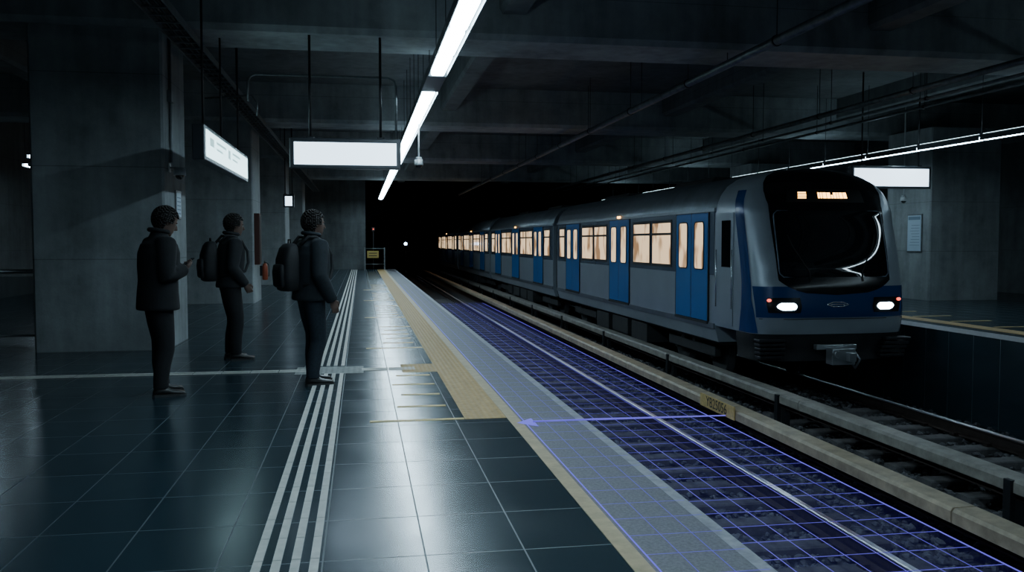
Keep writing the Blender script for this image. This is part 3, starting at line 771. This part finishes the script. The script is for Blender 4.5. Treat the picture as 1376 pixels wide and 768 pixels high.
for a, b in cars:
    for f in (.25, .7):
        y = a+(b-a)*f
        MB().prism_y([(FC-.6,2.60),(FC+.6,2.60),(FC+.5,2.74),(FC-.5,2.74)], y-1.1, y+1.1).build('roof_unit', M['under'], train, bevel=.02)

# ------------------------------------------------------------------ people
def hand(m, w, d, nrm, thumb_side, curl=.5, k=1.0):
    w = Vector(w); d = Vector(d).normalized(); nrm = Vector(nrm); nrm = (nrm-d*nrm.dot(d)).normalized()
    s = d.cross(nrm)*thumb_side
    rs = []
    for f, hw_, th in ((-.02,.026,.022),(.015,.032,.018),(.05,.042,.016),(.085,.041,.013),(.095,.036,.009)):
        c = w+d*f
        rs.append([c+s*hw_*math.cos(2*PI*i/12)+nrm*th*math.sin(2*PI*i/12) for i in range(12)])
    m.rings(rs)
    for i, L_ in enumerate((.072,.08,.074,.058)):
        p = w+d*.075+s*(.031-.0205*i); dd_ = d.copy(); pts = [p, w+d*.092+s*(.031-.0205*i)]
        for q, fr in ((1,.45),(2,.3),(3,.25)):
            rot = Matrix.Rotation(curl*(.55+.1*i)*(1 if q > 1 else .7), 3, d.cross(nrm).normalized())
            dd_ = (rot @ dd_).normalized()
            pts.append(pts[-1]+dd_*L_*fr)
        m.tube(pts, [.0095,.0095,.009,.0085,.0065], 8)
    p = w+d*.015+s*.022
    m.tube([p, p+(d*.5+s*.75).normalized()*.035, p+(d*.8+s*.55).normalized()*.065+nrm*.01, p+(d*.95+s*.3).normalized()*.088+nrm*.02], [.014,.013,.0105,.008], 8)

def person(label, loc, yaw, sc, P, mats, hem, bulk=1.0):
    root = thing('person', loc, label, 'person', rz=yaw if yaw else 1e-6)
    root.scale = (sc, sc, sc); ORG[root.name] = Vector((0,0,0))
    V = Vector
    lean = P.get('lean', 0)
    b = MB()
    b.hloft([(0,0,.86,.07,.10),(0,0,.92,.10,.145),(0,0,1.0,.095,.14),(0+lean*.3,0,1.1,.09,.13),(lean*.6,0,1.25,.105,.15),(lean*.9,0,1.36,.10,.165),(lean,0,1.43,.075,.14),(lean,0,1.47,.05,.07)])
    b.tube([(lean-.01,0,1.42),(lean+.0,0,1.5),(lean+.02,0,1.57)], [.062,.055,.056], 14)
    for sd in ('L','R'):
        h = V((0, .09 if sd == 'L' else -.09, .90)); k_, a_ = V(P['knee'+sd]), V(P['ankle'+sd])
        mid = (h+k_)/2; calf = k_*.68+a_*.32+V((-.015,0,0))
        b.tube([h+V((0,0,.03)), h, mid, k_, calf, a_, a_+V((0,0,-.05))], [.07,.082,.072,.052,.052,.036,.034], 14)
        s_ = V((lean, .175 if sd == 'L' else -.175, 1.42)); e_, w_ = V(P['elbow'+sd]), V(P['wrist'+sd])
        b.tube([s_+V((0,-.05 if sd == 'L' else .05,0)), s_, (s_+e_)/2, e_, e_*.6+w_*.4, w_], [.045,.052,.045,.036,.036,.025], 12)
        hand(b, w_, P['hdir'+sd], P['hn'+sd], P['ts'+sd], P['curl'])
        t0 = V(P['toe'+sd]); fd = V((t0.x-a_.x, t0.y-a_.y, 0)).normalized()
        b.tube([a_-fd*.03+V((0,0,-.05)), a_+fd*.05+V((0,0,-.05)), V((t0.x,t0.y,a_.z-.065))], [.03,.032,.02], 10)
    st = len(b.v)
    H = V((lean+.03, 0, 1.64))
    def R(lst): return [(H.x+c, 0, H.z+z, rx, ry) for c, z, rx, ry in lst]
    b.hloft(R([(.045,-.118,.022,.02),(.04,-.108,.045,.034),(.028,-.09,.064,.048),(.018,-.06,.079,.060),(.008,-.02,.091,.070),(0,.02,.098,.076),(-.004,.055,.097,.075),(-.008,.085,.083,.064),(-.01,.106,.058,.045),(-.01,.118,.026,.02)]), n=28)
    b.tube([H+V((.094,0,.012)), H+V((.108,0,-.012)), H+V((.118,0,-.032)), H+V((.10,0,-.042))], [.008,.011,.015,.010], 8)
    b.ell(H+V((.087,0,-.066)), .014, .026, .007); b.ell(H+V((.085,0,-.079)), .014, .023, .008)
    b.ell(H+V((.088,.032,.022)), .012, .022, .006); b.ell(H+V((.088,-.032,.022)), .012, .022, .006)
    b.ell(H+V((.076,0,-.104)), .018, .022, .014)
    for sy in (-1, 1): b.ell(H+V((-.005, sy*.078, -.005)), .018, .009, .032)
    pv = V((lean, 0, 1.54)); mx = Matrix.Translation(pv) @ Matrix.Rotation(P.get('turn',0), 4, 'Z') @ Matrix.Rotation(P.get('bow', 0), 4, 'Y') @ Matrix.Translation(-pv)
    b.xform(st, mx)
    body = b.build('body', M['skin'], root, remesh=.0062, smooth_it=2)
    for sy in (-1, 1):
        e = MB(); e.ell(H+V((.084, sy*.031, .002)), .010, .013, .008); e.xform(0, mx); e.build('eye', M['eye'], root)
    hr = MB(); nu, nv = 36, 24; c = H+V((-.016, 0, .022)); grid = []
    for k in range(nv+1):
        t = -PI/2+PI*k/nv
        grid.append([c+V((.114*math.cos(t)*math.cos(2*PI*i/nu), .091*math.cos(t)*math.sin(2*PI*i/nu), .114*math.sin(t)))*(1+.012*math.sin(2.1*i+3*k)) for i in range(nu)])
    for k in range(nv):
        for i in range(nu):
            q = [grid[k][i], grid[k][(i+1)%nu], grid[k+1][(i+1)%nu], grid[k+1][i]]
            m_ = sum(q, V((0,0,0)))/4-H
            if m_.x > .045 and m_.z < .065: continue
            if m_.z < -.085 or (m_.x > -.02 and m_.z < -.01): continue
            hr.add(q, [(0,1,2,3)], True)
    hr.xform(0, mx)
    hr.build('hair', M[mats[3]], root, solid=.014)
    t = MB()
    t.hloft([(0,0,.80,.10,.14),(0,0,.86,.125,.175),(0,0,.93,.122,.172),(0,0,1.02,.108,.152)])
    for sd in ('L','R'):
        h = V((0, .085 if sd == 'L' else -.085, .88)); k_, a_ = V(P['knee'+sd]), V(P['ankle'+sd])
        t.tube([h+V((0,0,.06)), h, (h+k_)/2, k_+V((0,0,.03)), k_-V((0,0,.06)), (k_+a_)/2+V((-.01,0,0)), a_+V((-.004,0,.05)), a_+V((0,0,-.015))], [.09,.108,.098,.083,.080,.076,.068,.070], 16)
    t.build('trousers', M[mats[1]], root, remesh=.011)
    j = MB(); hz = hem; B = bulk
    rs = [(0,0,hz,.152*B,.198*B),(0,0,hz+.02,.157*B,.203*B)]
    if hz < .92: rs += [(0,0,.96,.148*B,.194*B)]
    rs += [(lean*.3,0,1.08,.142*B,.188*B),(lean*.6,0,1.22,.152*B,.198*B),(lean*.8,0,1.33,.150*B,.206*B),(lean*.95,0,1.41,.128*B,.196*B),(lean,0,1.46,.098,.155),(lean,0,1.495,.082,.095),(lean+.005,0,1.53,.075,.077)]
    j.hloft(rs, n=32)
    for sd in ('L','R'):
        sy = 1 if sd == 'L' else -1
        s_ = V((lean, .185*sy, 1.405)); e_, w_ = V(P['elbow'+sd]), V(P['wrist'+sd])
        r_ = [x*(.4+.6*B) for x in (.072,.086,.082,.074,.070,.066,.056,.052)]
        j.tube([s_-V((0,.07*sy,-.01)), s_+V((0,.005*sy,.005)), s_*.7+e_*.3, s_*.3+e_*.7, e_, e_*.6+w_*.4, w_*.92+e_*.08, w_*1.02-e_*.02], r_, 16)
    j.build('jacket', M[mats[0]], root, remesh=.011)
    MB().tube([V((lean+.082*math.cos(a), .084*math.sin(a), 1.535+.012*math.cos(a+PI))) for a in [2*PI*i/20 for i in range(21)]], .021, 8).build('collar', M[mats[0]], root)
    for sd in ('L','R'):
        a_, t0 = V(P['ankle'+sd]), V(P['toe'+sd]); fd = V((t0.x-a_.x, t0.y-a_.y, 0)).normalized(); sv = V((-fd.y, fd.x, 0))
        zb = a_.z-.09; lift = t0.z
        f = MB(); rs = []
        for d_, hw_, top in ((-.075,.022,.05),(-.06,.036,.085),(-.02,.042,.115),(.03,.043,.095),(.09,.048,.066),(.15,.050,.052),(.19,.040,.042),(.21,.018,.028)):
            c = a_+fd*d_; zz = zb+lift*max(0,d_)/.2
            ring = []
            for i in range(16):
                an = 2*PI*i/16; ring.append(V((c.x, c.y, 0))+sv*hw_*math.cos(an)+V((0,0,zz+.012+(top-.012)*(.5+.5*math.sin(an)))))
            rs.append(ring)
        f.rings(rs); sh_ = f.build('shoe', M['shoe'], root)
        so = MB(); rs = []
        for d_, hw_ in ((-.08,.02),(-.062,.038),(0,.044),(.09,.050),(.155,.052),(.2,.038),(.218,.015)):
            c = a_+fd*d_; zz = zb+lift*max(0,d_)/.2
            rs.append([V((c.x,c.y,zz))+sv*hw_, V((c.x,c.y,zz))-sv*hw_, V((c.x,c.y,zz+.022))-sv*hw_, V((c.x,c.y,zz+.022))+sv*hw_])
        so.rings(rs, smooth=False).build('sole', M['sole'], sh_)
    return root

def backpack(label, loc, yaw, sc, lean=0):
    root = thing('backpack', loc, label, 'backpack', rz=yaw if yaw else 1e-6); root.scale = (sc,)*3; ORG[root.name] = Vector((0,0,0))
    cx = -.245
    MB().hloft([(cx,0,.96,.06,.10),(cx,0,.975,.085,.14),(cx-.01,0,1.1,.095,.15),(cx-.005,0,1.28,.09,.148),(cx+.01,0,1.39,.07,.13),(cx+.02,0,1.43,.05,.09),(cx+.02,0,1.44,.02,.05)], n=32, p=3.2).build('main_bag', M['bag'], root)
    MB().hloft([(cx-.09,0,1.0,.02,.08),(cx-.095,0,1.02,.03,.11),(cx-.10,0,1.15,.035,.115),(cx-.095,0,1.22,.03,.105),(cx-.085,0,1.235,.01,.08)], n=24, p=3.2).build('front_pocket', M['bag'], root)
    MB().tube([(cx+.02,-.03,1.43),(cx+.02,-.025,1.475),(cx+.02,.025,1.475),(cx+.02,.03,1.43)], .008, 8).build('top_handle', M['bag'], root)
    for sy in (-1, 1):
        pts = [(-.16,.09*sy,1.42),(-.08,.12*sy,1.505),(.0,.125*sy,1.50),(.10,.125*sy,1.44),(.165,.125*sy,1.32),(.17,.135*sy,1.18),(.12,.18*sy,1.08),(-.03,.205*sy,1.04),(-.15,.14*sy,1.02)]
        MB().tube([(p[0]+lean*.8,p[1],p[2]) for p in pts], .017, 8).build('shoulder_strap', M['bag'], root)
    return root

P1 = dict(kneeL=(.05,.10,.49), ankleL=(.06,.11,.09), toeL=(.26,.15,0), kneeR=(.03,-.10,.49), ankleR=(-.02,-.11,.09), toeR=(.18,-.15,0),
          elbowL=(.0,.25,1.12), wristL=(.19,.13,1.15), elbowR=(.0,-.25,1.12), wristR=(.20,-.12,1.17),
          hdirL=(.75,-.5,.3), hnL=(.2,-.6,.8), tsL=-1, hdirR=(.75,.5,.35), hnR=(-.2,.6,.8), tsR=1, curl=1.0, lean=.02, bow=.40)
p1 = (-1.87, 8.62, 0); a1 = math.radians(30)
person('man in a long black coat with bowed head and raised hands, before the big pillar', p1, a1, 1.0, P1, ('coat','trouser',None,'hair'), .80, 1.20)
t = thing('phone', p1, 'dark phone held in front of the man in the long black coat', 'phone', rz=a1); ORG[t.name] = Vector((0,0,0))
pb = MB().box(-.036,.036,-.075,.075,-.004,.004); pb.xform(0, Matrix.Translation((.275,0,1.235)) @ Matrix.Rotation(math.radians(-35),4,'Y') @ Matrix.Rotation(PI/2,4,'Z')); pb.build('phone_body', M['maskp'], t, bevel=.003)
P2 = dict(kneeL=(.06,.10,.49), ankleL=(.02,.10,.09), toeL=(.22,.12,0), kneeR=(.05,-.10,.49), ankleR=(.03,-.12,.09), toeR=(.24,-.16,0),
          elbowL=(-.03,.25,1.12), wristL=(.10,.24,.89), elbowR=(-.03,-.25,1.12), wristR=(.13,-.20,.92),
          hdirL=(.4,-.1,-.85), hnL=(.1,-1,0), tsL=-1, hdirR=(.5,.2,-.75), hnR=(.1,1,.2), tsR=1, curl=.9, lean=.02, bow=.15)
person('man in a charcoal jacket with a backpack, standing middle and farthest back of the three', (-1.57, 11.1, 0), math.radians(22), 1.0, P2, ('jacket','trouser',None,'hair'), .88, 1.08)
backpack('black backpack on the back of the middle, farthest man', (-1.57, 11.1, 0), math.radians(22), 1.0, .02)
P3 = dict(kneeL=(.07,.10,.49), ankleL=(.06,.10,.09), toeL=(.26,.11,0), kneeR=(.03,-.10,.49), ankleR=(-.04,-.12,.09), toeR=(.16,-.17,0),
          elbowL=(-.01,.27,1.12), wristL=(.09,.27,.86), elbowR=(-.03,-.27,1.12), wristR=(.11,-.26,.865),
          hdirL=(.3,0,-.95), hnL=(0,-1,0), tsL=-1, hdirR=(.35,0,-.93), hnR=(0,1,0), tsR=1, curl=.7, lean=.01, bow=.05)
person('man in a dark blue-grey jacket with a backpack, standing on the white tactile strip', (-.50, 9.05, 0), math.radians(28), .985, P3, ('navy','jeans',None,'hair'), .86, 1.18)
backpack('black backpack worn by the man standing on the white tactile strip', (-.50, 9.05, 0), math.radians(28), .985, .01)

# ------------------------------------------------------------------ world + camera
w = bpy.data.worlds.new('world'); bpy.context.scene.world = w; w.use_nodes = True
w.node_tree.nodes['Background'].inputs[0].default_value = (.25, .50, .66, 1)
w.node_tree.nodes['Background'].inputs[1].default_value = .035
cam = bpy.data.cameras.new('camera'); co = bpy.data.objects.new('camera', cam); C.objects.link(co)
cam.sensor_width = 36; cam.lens = 1180/1376*36; cam.clip_end = 300
th, ph = math.atan(203/1180), math.atan(59/1180)
F = Vector((math.sin(th)*math.cos(ph), math.cos(th)*math.cos(ph), -math.sin(ph)))
co.location = (0, 0, 1.43); co.rotation_euler = F.to_track_quat('-Z', 'Y').to_euler()
bpy.context.scene.camera = co
